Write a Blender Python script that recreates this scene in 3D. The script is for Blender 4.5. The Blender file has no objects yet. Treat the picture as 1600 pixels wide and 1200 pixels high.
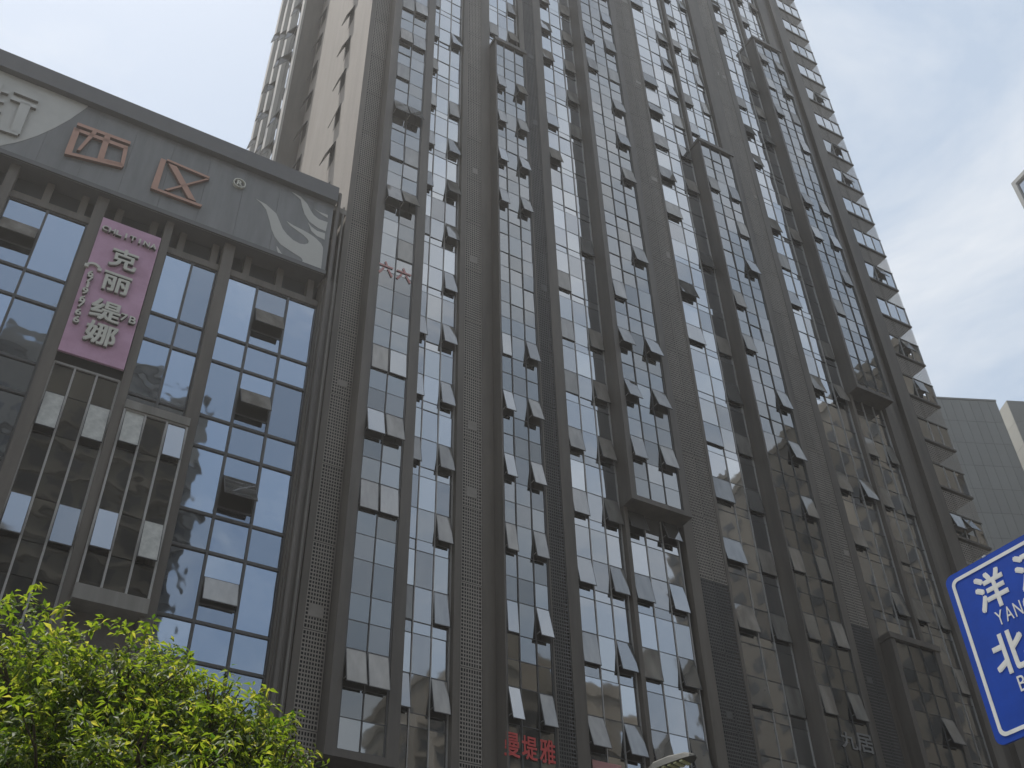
import bpy, math, random
import numpy as np
from mathutils import Vector, Matrix

rnd = random.Random(11)
sc = bpy.context.scene
col = sc.collection
rad = math.radians

# ------------------------------------------------------------------ camera
# camera axes in the world (columns: right, up, backwards), focal length in pixels of a 1600 x 1200 frame
FPX = 1708.35
CAM = np.array([0.0, 0.0, 1.6])
MCV = np.array([[0.999676426, -0.0254370592, 0.0],
                [0.01668625, 0.655769623, 0.754776636],
                [-0.019199298, -0.754532409, 0.655981882]])   # world from (right, down, forward)
cam_data = bpy.data.cameras.new("camera")
cam = bpy.data.objects.new("camera", cam_data)
col.objects.link(cam)
R3 = Matrix([[MCV[0][0], -MCV[0][1], -MCV[0][2]],
             [MCV[1][0], -MCV[1][1], -MCV[1][2]],
             [MCV[2][0], -MCV[2][1], -MCV[2][2]]])
cam.matrix_world = Matrix.Translation(CAM) @ R3.to_4x4()
cam_data.sensor_fit = 'HORIZONTAL'
cam_data.sensor_width = 36.0
cam_data.lens = 36.0 * FPX / 1600.0
cam_data.clip_start = 0.1
cam_data.clip_end = 3000.0
sc.camera = cam

# ------------------------------------------------------------------ sky and sun
SUN_EL, SUN_AZ = 75.0, -72.0          # azimuth in degrees clockwise from the heading (+Y)
world = bpy.data.worlds.new("World")
sc.world = world
world.use_nodes = True
wt = world.node_tree
for n in list(wt.nodes):
    wt.nodes.remove(n)
wo = wt.nodes.new('ShaderNodeOutputWorld')
bg = wt.nodes.new('ShaderNodeBackground')
sky = wt.nodes.new('ShaderNodeTexSky')
sky.sky_type = 'NISHITA'
sky.sun_disc = False
sky.sun_elevation = rad(SUN_EL)
sky.sun_rotation = rad(SUN_AZ)
sky.air_density = 1.0
sky.dust_density = 3.0
sky.ozone_density = 1.2
geo = wt.nodes.new('ShaderNodeTexCoord')
mp = wt.nodes.new('ShaderNodeMapping')
mp.inputs['Scale'].default_value = (1.0, 1.0, 2.2)
mp.inputs['Location'].default_value = (1.1, 8.8, 4.2)
cn = wt.nodes.new('ShaderNodeTexNoise')
cn.inputs['Scale'].default_value = 2.0
cn.inputs['Detail'].default_value = 9.0
cn.inputs['Roughness'].default_value = 0.58
cn.inputs['Distortion'].default_value = 0.5
cr = wt.nodes.new('ShaderNodeValToRGB')
cr.color_ramp.elements[0].position = 0.45
cr.color_ramp.elements[0].color = (0, 0, 0, 1)
cr.color_ramp.elements[1].position = 0.74
cr.color_ramp.elements[1].color = (0.85, 0.85, 0.85, 1)
veil = wt.nodes.new('ShaderNodeMixRGB')          # even milky summer haze over the whole sky
veil.inputs['Fac'].default_value = 0.62
veil.inputs['Color2'].default_value = (5.7, 6.9, 8.3, 1)
mix = wt.nodes.new('ShaderNodeMixRGB')           # thin cloud
mix.inputs['Color2'].default_value = (8.7, 8.8, 8.9, 1)
wt.links.new(geo.outputs['Generated'], mp.inputs['Vector'])
wt.links.new(mp.outputs['Vector'], cn.inputs['Vector'])
wt.links.new(cn.outputs['Fac'], cr.inputs['Fac'])
wt.links.new(cr.outputs['Color'], mix.inputs['Fac'])
wt.links.new(sky.outputs['Color'], veil.inputs['Color1'])
wt.links.new(veil.outputs['Color'], mix.inputs['Color1'])
wt.links.new(mix.outputs['Color'], bg.inputs['Color'])
bg.inputs['Strength'].default_value = 0.10
wt.links.new(bg.outputs['Background'], wo.inputs['Surface'])

sun_data = bpy.data.lights.new("sun", 'SUN')
sun_data.energy = 4.0
sun_data.angle = rad(0.5)
sun_data.color = (1.0, 0.95, 0.88)
sun = bpy.data.objects.new("sun", sun_data)
col.objects.link(sun)
se, sa = rad(SUN_EL), rad(SUN_AZ)
sdir = Vector((math.sin(sa) * math.cos(se), math.cos(sa) * math.cos(se), math.sin(se)))
sun.rotation_euler = sdir.to_track_quat('Z', 'Y').to_euler()
sun.location = (0, 0, 150)

sc.view_settings.view_transform = 'Standard'
sc.view_settings.look = 'None'
sc.view_settings.exposure = 0.22
sc.view_settings.gamma = 1.0
sc.view_settings.use_curve_mapping = False
sc.cycles.max_bounces = 6
sc.cycles.diffuse_bounces = 3
sc.cycles.glossy_bounces = 4
sc.cycles.transmission_bounces = 4
sc.cycles.use_denoising = True

# ------------------------------------------------------------------ frames of reference
D = 33.0                                            # metres from the camera to the plane of the tower's glass
UX = np.array([0.86052606, 0.50940642, 0.0])        # along the street front
IN = np.array([-0.50940642, 0.86052606, 0.0])       # into the buildings
RZ = math.atan2(UX[1], UX[0])
FO = np.array([0.0, 0.0, 0.0]) + D * IN             # front frame origin (on the ground)


def U(u): return u * D
def Z(h): return h * D + 1.6


def f2w(x, y, z):
    return FO + x * UX + y * IN + np.array([0, 0, z])


def w2px(p):
    d = MCV.T @ (np.asarray(p, float) - CAM)
    if d[2] < 0.1:
        return None
    return 800 + FPX * d[0] / d[2], 600 + FPX * d[1] / d[2]


def ray(x, y):
    d = MCV @ np.array([x - 800.0, y - 600.0, FPX])
    return d / np.linalg.norm(d)


def pxf(x, y, depth=0.0):
    """pixel -> (x, z) on the front-parallel plane at this depth"""
    d = ray(x, y)
    t = (D + depth) / (d @ IN)
    p = CAM + d * t - FO
    return float(p @ UX), float(p[2])


# ------------------------------------------------------------------ materials
def mat(name, base=(0.5, 0.5, 0.5), rough=0.7, metal=0.0, noise=0.0, nscale=3.0, bump=0.0, bscale=20.0, spec=0.5, streak=False, objvar=0.0, tint=None):
    m = bpy.data.materials.new(name)
    m.use_nodes = True
    nt = m.node_tree
    b = nt.nodes['Principled BSDF']
    b.inputs['Base Color'].default_value = (*base, 1)
    b.inputs['Roughness'].default_value = rough
    b.inputs['Metallic'].default_value = metal
    b.inputs['Specular IOR Level'].default_value = spec
    tc = nt.nodes.new('ShaderNodeTexCoord')
    cur = None
    if noise > 0:
        nz = nt.nodes.new('ShaderNodeTexNoise')
        nz.inputs['Scale'].default_value = nscale
        nz.inputs['Detail'].default_value = 7
        nz.inputs['Roughness'].default_value = 0.65
        if streak:
            mpn = nt.nodes.new('ShaderNodeMapping')
            mpn.inputs['Scale'].default_value = (1.0, 1.0, 0.12)
            nt.links.new(tc.outputs['Object'], mpn.inputs['Vector'])
            nt.links.new(mpn.outputs['Vector'], nz.inputs['Vector'])
        else:
            nt.links.new(tc.outputs['Object'], nz.inputs['Vector'])
        rp = nt.nodes.new('ShaderNodeValToRGB')
        lo = [max(0, c * (1 - noise)) for c in base]
        hi = [min(1, c * (1 + noise)) for c in (tint or base)]
        rp.color_ramp.elements[0].position = 0.3
        rp.color_ramp.elements[0].color = (*lo, 1)
        rp.color_ramp.elements[1].position = 0.7
        rp.color_ramp.elements[1].color = (*hi, 1)
        nt.links.new(nz.outputs['Fac'], rp.inputs['Fac'])
        cur = rp.outputs['Color']
    if objvar > 0:
        oi = nt.nodes.new('ShaderNodeObjectInfo')
        mr = nt.nodes.new('ShaderNodeMapRange')
        mr.inputs['To Min'].default_value = 1 - objvar
        mr.inputs['To Max'].default_value = 1 + objvar
        nt.links.new(oi.outputs['Random'], mr.inputs['Value'])
        hs = nt.nodes.new('ShaderNodeHueSaturation')
        nt.links.new(mr.outputs['Result'], hs.inputs['Value'])
        if cur:
            nt.links.new(cur, hs.inputs['Color'])
        else:
            hs.inputs['Color'].default_value = (*base, 1)
        cur = hs.outputs['Color']
    if cur:
        nt.links.new(cur, b.inputs['Base Color'])
    if bump > 0:
        bz = nt.nodes.new('ShaderNodeTexNoise')
        bz.inputs['Scale'].default_value = bscale
        bz.inputs['Detail'].default_value = 5
        nt.links.new(tc.outputs['Object'], bz.inputs['Vector'])
        bp = nt.nodes.new('ShaderNodeBump')
        bp.inputs['Strength'].default_value = bump
        bp.inputs['Distance'].default_value = 0.02
        nt.links.new(bz.outputs['Fac'], bp.inputs['Height'])
        nt.links.new(bp.outputs['Normal'], b.inputs['Normal'])
    return m


def glass(name, tint, dirt=0.12, wave=0.006, rough=0.03, back=(0.02, 0.022, 0.024), fac=0.85, gz=0.95):
    """coated curtain-wall glass: a tinted mirror over a dark room, with dust and a slight wave"""
    m = bpy.data.materials.new(name)
    m.use_nodes = True
    nt = m.node_tree
    for n in list(nt.nodes):
        nt.nodes.remove(n)
    out = nt.nodes.new('ShaderNodeOutputMaterial')
    gl = nt.nodes.new('ShaderNodeBsdfGlossy')
    gl.inputs['Color'].default_value = (*tint, 1)
    gl.inputs['Roughness'].default_value = rough
    lw = nt.nodes.new('ShaderNodeLayerWeight')
    lw.inputs['Blend'].default_value = 0.5
    pwn = nt.nodes.new('ShaderNodeMath'); pwn.operation = 'POWER'; pwn.inputs[1].default_value = 1.25
    nt.links.new(lw.outputs['Facing'], pwn.inputs[0])
    fm = nt.nodes.new('ShaderNodeMixRGB')
    fm.inputs['Color1'].default_value = (*tint, 1)
    fm.inputs['Color2'].default_value = (gz, gz, gz, 1)
    nt.links.new(pwn.outputs[0], fm.inputs['Fac'])
    oi = nt.nodes.new('ShaderNodeObjectInfo')
    mr = nt.nodes.new('ShaderNodeMapRange')
    mr.inputs['To Min'].default_value = 0.70
    mr.inputs['To Max'].default_value = 1.26
    nt.links.new(oi.outputs['Random'], mr.inputs['Value'])
    hs = nt.nodes.new('ShaderNodeHueSaturation')
    nt.links.new(mr.outputs['Result'], hs.inputs['Value'])
    nt.links.new(fm.outputs['Color'], hs.inputs['Color'])
    nt.links.new(hs.outputs['Color'], gl.inputs['Color'])
    df = nt.nodes.new('ShaderNodeBsdfDiffuse')
    tc = nt.nodes.new('ShaderNodeTexCoord')
    mp_ = nt.nodes.new('ShaderNodeMapping')
    mp_.inputs['Scale'].default_value = (1.3, 1.3, 0.35)
    nz = nt.nodes.new('ShaderNodeTexNoise')
    nz.inputs['Scale'].default_value = 1.6
    nz.inputs['Detail'].default_value = 6
    gm = nt.nodes.new('ShaderNodeNewGeometry')
    nt.links.new(gm.outputs['Position'], mp_.inputs['Vector'])
    nt.links.new(mp_.outputs['Vector'], nz.inputs['Vector'])
    rp = nt.nodes.new('ShaderNodeValToRGB')
    rp.color_ramp.elements[0].position = 0.35
    rp.color_ramp.elements[0].color = (*back, 1)
    rp.color_ramp.elements[1].position = 0.75
    rp.color_ramp.elements[1].color = (back[0] + dirt, back[1] + dirt, back[2] + dirt * 0.92, 1)
    nt.links.new(nz.outputs['Fac'], rp.inputs['Fac'])
    nt.links.new(rp.outputs['Color'], df.inputs['Color'])
    mx = nt.nodes.new('ShaderNodeMixShader')
    mx.inputs['Fac'].default_value = fac
    nt.links.new(df.outputs['BSDF'], mx.inputs[1])
    nt.links.new(gl.outputs['BSDF'], mx.inputs[2])
    wz = nt.nodes.new('ShaderNodeTexNoise')
    wz.inputs['Scale'].default_value = 0.8
    wz.inputs['Detail'].default_value = 1.5
    nt.links.new(gm.outputs['Position'], wz.inputs['Vector'])
    bp = nt.nodes.new('ShaderNodeBump')
    bp.inputs['Strength'].default_value = 1.0
    bp.inputs['Distance'].default_value = wave
    nt.links.new(wz.outputs['Fac'], bp.inputs['Height'])
    nt.links.new(bp.outputs['Normal'], gl.inputs['Normal'])
    nt.links.new(mx.outputs['Shader'], out.inputs['Surface'])
    return m


M = {}
M['stone'] = mat('dark_stone_cladding', (0.108, 0.094, 0.077), 0.6, noise=0.38, nscale=0.9, bump=0.15, bscale=9, streak=True)
M['stone2'] = mat('bay_cladding', (0.100, 0.088, 0.074), 0.55, noise=0.36, nscale=1.0, bump=0.1, streak=True)
M['grille'] = mat('grille_paint', (0.245, 0.222, 0.192), 0.55, noise=0.12, nscale=2.0, objvar=0.10)
M['grille_dark'] = mat('grille_paint_dark', (0.085, 0.082, 0.078), 0.6, noise=0.15, nscale=2.0, objvar=0.10)  # darker tone for the low panels of two piers and one whole pier
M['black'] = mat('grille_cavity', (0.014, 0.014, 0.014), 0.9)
M['void'] = mat('dark_interior', (0.05, 0.047, 0.044), 0.9)
M['g_tint'] = glass(name='tinted_sash_glass', gz=0.45, tint=(0.27, 0.30, 0.34), dirt=0.06, back=(0.05, 0.055, 0.06))
M['alu'] = mat('pale_aluminium', (0.36, 0.35, 0.33), 0.45, metal=0.2, noise=0.1, nscale=1.5)
M['alu_dark'] = mat('dark_aluminium', (0.075, 0.074, 0.072), 0.45, metal=0.3)
M['beige'] = mat('beige_render', (0.205, 0.18, 0.155), 0.85, noise=0.14, nscale=0.8, bump=0.6, bscale=5.0, streak=True)
M['pale'] = mat('pale_render', (0.36, 0.345, 0.32), 0.8, noise=0.10, nscale=0.8, streak=True)
M['g_rec'] = [glass('glass_a', (0.375, 0.385, 0.395)), glass('glass_b', (0.295, 0.31, 0.33), wave=0.010),
              glass('glass_c', (0.46, 0.462, 0.455), wave=0.004), glass('glass_curtained', (0.30, 0.30, 0.30), dirt=0.2, back=(0.10, 0.098, 0.09), fac=0.7)]
M['g_bay'] = [glass(name='bay_glass_a', gz=0.62, tint=(0.22, 0.232, 0.235), dirt=0.07), glass(name='bay_glass_b', gz=0.58, tint=(0.185, 0.197, 0.202), dirt=0.09, wave=0.010),
              glass(name='bay_glass_c', gz=0.66, tint=(0.25, 0.25, 0.245), dirt=0.10), glass(name='bay_glass_curtained', gz=0.6, tint=(0.28, 0.275, 0.26), dirt=0.14, back=(0.07, 0.068, 0.06), fac=0.72)]
M['g_pod'] = [glass('podium_glass_a', (0.195, 0.262, 0.355), dirt=0.05, wave=0.014), glass('podium_glass_b', (0.17, 0.235, 0.33), dirt=0.05, wave=0.022)]
M['g_shop'] = [glass(name='shop_glass', gz=0.45, tint=(0.17, 0.18, 0.18), dirt=0.10, wave=0.010)]
M['g_sash'] = [glass(name='sash_glass_a', gz=0.45, tint=(0.36, 0.36, 0.36), dirt=0.2, back=(0.20, 0.19, 0.17), fac=0.5), glass(name='sash_glass_b', gz=0.42, tint=(0.32, 0.32, 0.31), dirt=0.2, back=(0.26, 0.235, 0.205), fac=0.42),
               glass(name='sash_glass_c', gz=0.5, tint=(0.42, 0.43, 0.44), dirt=0.15, back=(0.12, 0.12, 0.115), fac=0.66)]
M['film'] = mat('frosted_film', (0.46, 0.46, 0.42), 0.35, noise=0.3, nscale=2.0)
M['fascia'] = mat('grey_fascia_panel', (0.17, 0.174, 0.174), 0.55, noise=0.18, nscale=1.6, bump=0.05, streak=True, objvar=0.05)
M['coping'] = mat('dark_coping', (0.095, 0.095, 0.097), 0.55, noise=0.1, nscale=1.2)
M['white_panel'] = mat('pale_grey_panel', (0.47, 0.465, 0.43), 0.55, noise=0.06, nscale=1.0)
M['copper'] = mat('copper_letter', (0.43, 0.235, 0.165), 0.5, noise=0.08, nscale=1.5)
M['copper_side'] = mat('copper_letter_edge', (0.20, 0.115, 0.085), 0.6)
M['cream'] = mat('cream_letter', (0.56, 0.55, 0.48), 0.5, noise=0.06, nscale=2)
M['pink'] = mat('pink_banner', (0.52, 0.29, 0.405), 0.6, noise=0.16, nscale=0.9, tint=(0.50, 0.30, 0.42))
M['concrete'] = mat('weathered_concrete', (0.22, 0.21, 0.19), 0.85, noise=0.2, nscale=1.5, bump=0.2, streak=True)
M['louvre'] = mat('dark_louvre', (0.035, 0.036, 0.038), 0.7)
M['red'] = mat('red_film_letters', (0.52, 0.05, 0.045), 0.5, noise=0.1, nscale=3)
M['red_faint'] = mat('faded_red_letters', (0.50, 0.24, 0.23), 0.6)
M['white_film'] = mat('white_film_letters', (0.17, 0.17, 0.165), 0.5)
M['sign_blue'] = mat('blue_sign_sheet', (0.003, 0.052, 0.37), 0.45, spec=0.25, noise=0.2, nscale=2.5)
M['sign_white'] = mat('white_sign_sheet', (0.76, 0.75, 0.70), 0.45, noise=0.14, nscale=5)
M['steel'] = mat('galvanised_steel', (0.38, 0.39, 0.40), 0.45, metal=0.6, noise=0.12, nscale=4)
M['lamp_grey'] = mat('lamp_casting', (0.085, 0.085, 0.075), 0.6, metal=0.0, noise=0.1, nscale=4)
M['lens'] = mat('lamp_lens', (0.55, 0.55, 0.28), 0.25)
M['asphalt'] = mat('asphalt', (0.05, 0.05, 0.051), 0.85, noise=0.2, nscale=2, bump=0.3, bscale=60)
M['paver'] = mat('pavement_stone', (0.24, 0.23, 0.215), 0.85, noise=0.15, nscale=1.5)
M['paint'] = mat('road_paint', (0.75, 0.75, 0.72), 0.6)
M['opp_a'] = mat('brown_facade', (0.165, 0.145, 0.115), 0.85, noise=0.2, nscale=0.4, streak=True)
M['opp_b'] = mat('beige_facade', (0.25, 0.22, 0.175), 0.85, noise=0.2, nscale=0.4, streak=True)
M['opp_c'] = mat('grey_facade', (0.30, 0.30, 0.29), 0.85, noise=0.15, nscale=0.4, streak=True)
M['opp_glass'] = mat('opposite_glass', (0.035, 0.035, 0.034), 0.4, noise=0.3, nscale=0.5)
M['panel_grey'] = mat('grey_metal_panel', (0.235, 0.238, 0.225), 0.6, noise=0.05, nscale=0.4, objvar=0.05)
M['panel_lit'] = mat('sunlit_tone_panel', (0.36, 0.345, 0.30), 0.7, noise=0.06, nscale=0.6, objvar=0.04)  # grey panel made paler and warmer: sunlight put into the flank's colour
M['joint'] = mat('panel_joint', (0.06, 0.065, 0.065), 0.8)
M['bark'] = mat('bark', (0.10, 0.075, 0.05), 0.9, noise=0.3, nscale=6, bump=0.5, bscale=15)


# ------------------------------------------------------------------ mesh helpers
class MB:
    def __init__(s):
        s.v, s.f, s.m = [], [], []

    def add(s, vs, fs, mi=0):
        o = len(s.v)
        s.v += [tuple(map(float, v)) for v in vs]
        s.f += [tuple(i + o for i in f) for f in fs]
        s.m += [mi] * len(fs)
        return s

    def box(s, x0, x1, y0, y1, z0, z1, mi=0):
        vs = [(x0, y0, z0), (x1, y0, z0), (x1, y1, z0), (x0, y1, z0), (x0, y0, z1), (x1, y0, z1), (x1, y1, z1), (x0, y1, z1)]
        return s.add(vs, [(0, 3, 2, 1), (4, 5, 6, 7), (0, 1, 5, 4), (1, 2, 6, 5), (2, 3, 7, 6), (3, 0, 4, 7)], mi)

    def prism_xz(s, pts, y0, y1, mi=0, side=None):
        """polygon in the x-z plane (counter-clockwise seen from -y), front at y0"""
        n = len(pts)
        a = sum(pts[i][0] * pts[(i + 1) % n][1] - pts[(i + 1) % n][0] * pts[i][1] for i in range(n))
        if a < 0:
            pts = pts[::-1]
        vs = [(p[0], y0, p[1]) for p in pts] + [(p[0], y1, p[1]) for p in pts]
        s.add(vs, [tuple(range(n))], mi)
        o = len(s.v) - 2 * n
        for i in range(n):
            j = (i + 1) % n
            s.f.append((o + i, o + n + i, o + n + j, o + j))
            s.m.append(mi if side is None else side)
        s.f.append(tuple(o + n + i for i in reversed(range(n))))
        s.m.append(mi)
        return s

    def bar(s, p0, p1, w, y0, y1, mi=0, side=None):
        """a straight stroke in the x-z plane"""
        a, b = np.array(p0, float), np.array(p1, float)
        d = (b - a) / np.linalg.norm(b - a)
        n = np.array([-d[1], d[0]]) * w / 2
        return s.prism_xz([tuple(a - n), tuple(b - n), tuple(b + n), tuple(a + n)], y0, y1, mi, side)

    def tube(s, pts, radii, n=8, mi=0, cap=True):
        pts = [np.array(p, float) for p in pts]
        rings = []
        for i, p in enumerate(pts):
            t = pts[min(i + 1, len(pts) - 1)] - pts[max(i - 1, 0)]
            t /= np.linalg.norm(t) + 1e-9
            a = np.cross(t, [0, 0, 1.0])
            if np.linalg.norm(a) < 1e-3:
                a = np.array([1.0, 0, 0])
            a /= np.linalg.norm(a)
            b = np.cross(t, a)
            r = radii[i] if hasattr(radii, '__len__') else radii
            rings.append([p + r * (math.cos(2 * math.pi * k / n) * a + math.sin(2 * math.pi * k / n) * b) for k in range(n)])
        o = len(s.v)
        for rg in rings:
            s.v += [tuple(map(float, q)) for q in rg]
        for i in range(len(rings) - 1):
            for k in range(n):
                k2 = (k + 1) % n
                s.f.append((o + i * n + k, o + i * n + k2, o + (i + 1) * n + k2, o + (i + 1) * n + k))
                s.m.append(mi)
        if cap:
            s.f.append(tuple(o + k for k in reversed(range(n)))); s.m.append(mi)
            e = o + (len(rings) - 1) * n
            s.f.append(tuple(e + k for k in range(n))); s.m.append(mi)
        return s

    def mesh(s, name, mats):
        me = bpy.data.meshes.new(name)
        me.from_pydata(s.v, [], s.f)
        mats = mats if isinstance(mats, (list, tuple)) else [mats]
        for m in mats:
            me.materials.append(m)
        if len(mats) > 1:
            me.polygons.foreach_set('material_index', s.m)
        me.update()
        return me


def link(name, me, parent=None, loc=(0, 0, 0), rot=None):
    o = bpy.data.objects.new(name, me)
    col.objects.link(o)
    o.parent = parent
    o.location = loc
    if rot:
        o.rotation_euler = rot
    return o


def tag(o, label=None, cat=None, group=None, kind=None):
    if label: o['label'] = label
    if cat: o['category'] = cat
    if group: o['group'] = group
    if kind: o['kind'] = kind
    return o


class Thing:
    """an Empty at the base of a thing that stands in the street-front frame; parts are given in front coordinates"""
    def __init__(s, name, label, cat, x, y, group=None, z=0.0):
        s.e = bpy.data.objects.new(name, None)
        s.e.empty_display_size = 0.5
        col.objects.link(s.e)
        s.e.location = f2w(x, y, z)
        s.e.rotation_euler = (0, 0, RZ)
        s.o = (-x, -y, -z)
        tag(s.e, label, cat, group)

    def part(s, name, mb, mats, parent=None):
        me = mb.mesh(name, mats) if isinstance(mb, MB) else mb
        return link(name, me, parent or s.e, s.o if parent is None else (0, 0, 0))

    def box(s, name, x0, x1, y0, y1, z0, z1, m):
        return s.part(name, MB().box(x0, x1, y0, y1, z0, z1), m)

    def at(s, name, me, x, y, z, rot=None):
        return link(name, me, s.e, (x + s.o[0], y + s.o[1], z + s.o[2]), rot)


def text_mesh(name, body, size, m, extrude=0.02, bold=0.0, side=None):
    """lettering standing in the x-z plane, readable from -y, lower left at the origin; strokes thickened by shifted layers"""
    c = bpy.data.curves.new(name, 'FONT')
    c.body = body
    c.size = size
    c.extrude = extrude
    c.resolution_u = 3
    o = bpy.data.objects.new(name, c)
    col.objects.link(o)
    dg = bpy.context.evaluated_depsgraph_get()
    me = bpy.data.meshes.new_from_object(o.evaluated_get(dg))
    bpy.data.objects.remove(o)
    me.transform(Matrix.Rotation(math.pi / 2, 4, 'X'))
    vs = [tuple(v.co) for v in me.vertices]
    fs = [tuple(p.vertices) for p in me.polygons]
    mb = MB()
    sh = [(0, 0)] if bold <= 0 else [(0, 0), (bold, bold), (-bold, bold), (bold, -bold), (-bold, -bold), (bold, 0), (-bold, 0)]
    for i, (dx, dz) in enumerate(sh):
        mb.add([(v[0] + dx, v[1] * (1 - 0.03 * i) + 0.00015 * i, v[2] + dz) for v in vs], fs)
    bpy.data.meshes.remove(me)
    xs = [v[0] for v in mb.v]; zs = [v[2] for v in mb.v]
    mb.v = [(v[0] - min(xs), v[1], v[2] - min(zs)) for v in mb.v]
    me = mb.mesh(name, m)
    if side:
        me.materials.append(side)
        for p in me.polygons:
            if abs(p.normal.y) < 0.5:
                p.material_index = 1
    return me, max(xs) - min(xs), max(zs) - min(zs)


def fit_text(me, w, h):
    xs = [v.co.x for v in me.vertices]; zs = [v.co.z for v in me.vertices]
    me.transform(Matrix.Diagonal((w / (max(xs) - min(xs)), 1, h / (max(zs) - min(zs)), 1)))
    return me


# ------------------------------------------------------------------ ground
def plain(name, mb, m, loc=(0, 0, 0), rz=0.0, kind='structure'):
    o = link(name, mb.mesh(name, m), None, loc, (0, 0, rz))
    tag(o, kind=kind)
    return o


plain('ground', MB().box(-900, 900, -900, 900, -0.6, -0.12), M['paver'])
plain('road', MB().box(-400, 400, -50, -9, -0.116, 0.0 - 0.004), M['asphalt'], f2w(0, 0, 0), RZ)
plain('pavement', MB().box(-200, 260, -9, 30, -0.115, 0.12), M['paver'], f2w(0, 0, 0), RZ)
plain('pavement_opposite', MB().box(-200, 260, -66, -50, -0.115, 0.12), M['paver'], f2w(0, 0, 0), RZ)
for j in range(-8, 12):
    plain('lane_marking', MB().box(j * 9.0, j * 9.0 + 4.0, -24.08, -23.92, 0.0, 0.004), M['paint'], f2w(0, 0, 0), RZ)

# ------------------------------------------------------------------ the office tower
PER = 0.1073
def F(k): return 0.481 + PER * k
TOP = 3.30
PD = -0.30        # pier face
BD = -0.90        # bay face

T = Thing('office_tower', 'tall dark grey office tower with projecting glazed bays and many open awning windows', 'building', U(0.93), 0.0)
# core behind the glass
T.part('core', MB().box(U(0.319) + 0.03, U(1.522), 1.3, 20.0, 0, Z(TOP)), M['void'])
T.part('base_wall', MB().box(U(0.3195), U(1.54), 0.06, 1.28, 0, Z(0.372)), M['stone'])

panes = []      # (x0, x1, z0, z1, y, kind)
sashes = []     # (x0, x1, z0, z1, y, angle, kind)
mull_obj = []


def visible(x, y, z, m=60):
    p = w2px(f2w(x, y, z))
    return p is not None and -m < p[0] < 1600 + m and -m < p[1] < 1200 + m


OPEN = {   # strip: {floor: (first column, last column)} opening angles in degrees read off the photograph; others are drawn at random
    'A': {0: (20, 20), 1: (0, 0), 2: (9, 9), 3: (20, 22), 4: (7, 7), 5: (0, 0), 6: (0, 4), 7: (27, 30), 8: (5, 3), 9: (30, 30), 10: (5, 0)},
    'B': {0: (17, 20), 1: (3, 8), 2: (0, 18), 3: (16, 20), 4: (15, 17), 5: (18, 20), 6: (0, 15), 7: (4, 24), 8: (15, 24), 9: (14, 17)},
    'C': {0: (22, 22), 1: (8, 20), 2: (12, 18), 3: (20, 22), 4: (20, 24), 5: (5, 20), 6: (0, 0), 7: (0, 0), 8: (20, 20), 9: (16, 22), 10: (16, 18), 11: (18, 22)},
    'D': {0: (24, 22), 1: (10, 16), 2: (14, 16), 3: (12, 16), 4: (17, 20), 5: (4, 14), 6: (6, 12)},
    'E': {0: (20, 14), 1: (10, 14), 2: (14, 14), 3: (22, 24), 4: (14, 18), 5: (24, 24), 6: (24, 26)},
    'F': {1: (9, 8), 2: (14, 10), 3: (14, 9), 4: (12, 9), 5: (5, 9)},
}


def strip(cols, hlo, hhi, y, kind, key):
    """one vertical strip of glazing between two levels; rows follow the storeys"""
    lines = (0.0, 0.0148, 0.0590) if kind == 'rec' else (0.0135, 0.0565, 0.0890)
    hs = []
    for k in range(-2, 27):
        for i, l in enumerate(lines):
            hs.append((F(k) + l, k, i))
    n = len(cols) - 1
    tr = MB()
    for j in range(len(hs) - 1):
        a, k, i = hs[j]
        b = hs[j + 1][0]
        if b <= hlo + 0.004 or a >= hhi - 0.004:
            continue
        a2, b2 = max(a, hlo), min(b, hhi)
        is_sash = (i == 1 if kind == 'rec' else i == 0) and a2 == a and b2 == b
        tr.box(U(cols[0]), U(cols[-1]), y - 0.02, y + 0.05, Z(a2) - 0.016, Z(a2) + 0.016)
        for c in range(n):
            x0, x1 = U(cols[c]) + 0.03, U(cols[c + 1]) - 0.03
            z0, z1 = Z(a2) + 0.02, Z(b2) - 0.02
            ang = 0
            if is_sash and (c == 0 or c == n - 1):
                ov = OPEN.get(key, {}).get(k)
                if ov:
                    ang = 0.68 * (ov[0] if c == 0 else ov[1])
                elif rnd.random() < 0.72:
                    ang = rnd.triangular(2, 15, 6)
                if not visible((x0 + x1) / 2, y, (z0 + z1) / 2):
                    ang = 0
            if ang:
                sashes.append((x0, x1, z0, z1, y, ang, kind))
            else:
                panes.append((x0, x1, z0, z1, y, kind))
    T.part('transom_grid', tr, M['alu_dark'])
    T.e.children[-1]['kind'] = 'stuff'
    for c in range(n + 1):
        bright = kind == 'rec' and c > 0
        w = 0.026 if c in (0, n) else 0.019
        pale = kind == 'rec'
        T.part('mullion', MB().box(U(cols[c]) - w, U(cols[c]) + w, y - 0.055, y + 0.06, Z(hlo), Z(hhi)), M['alu'] if pale else M['alu_dark'])


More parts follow.
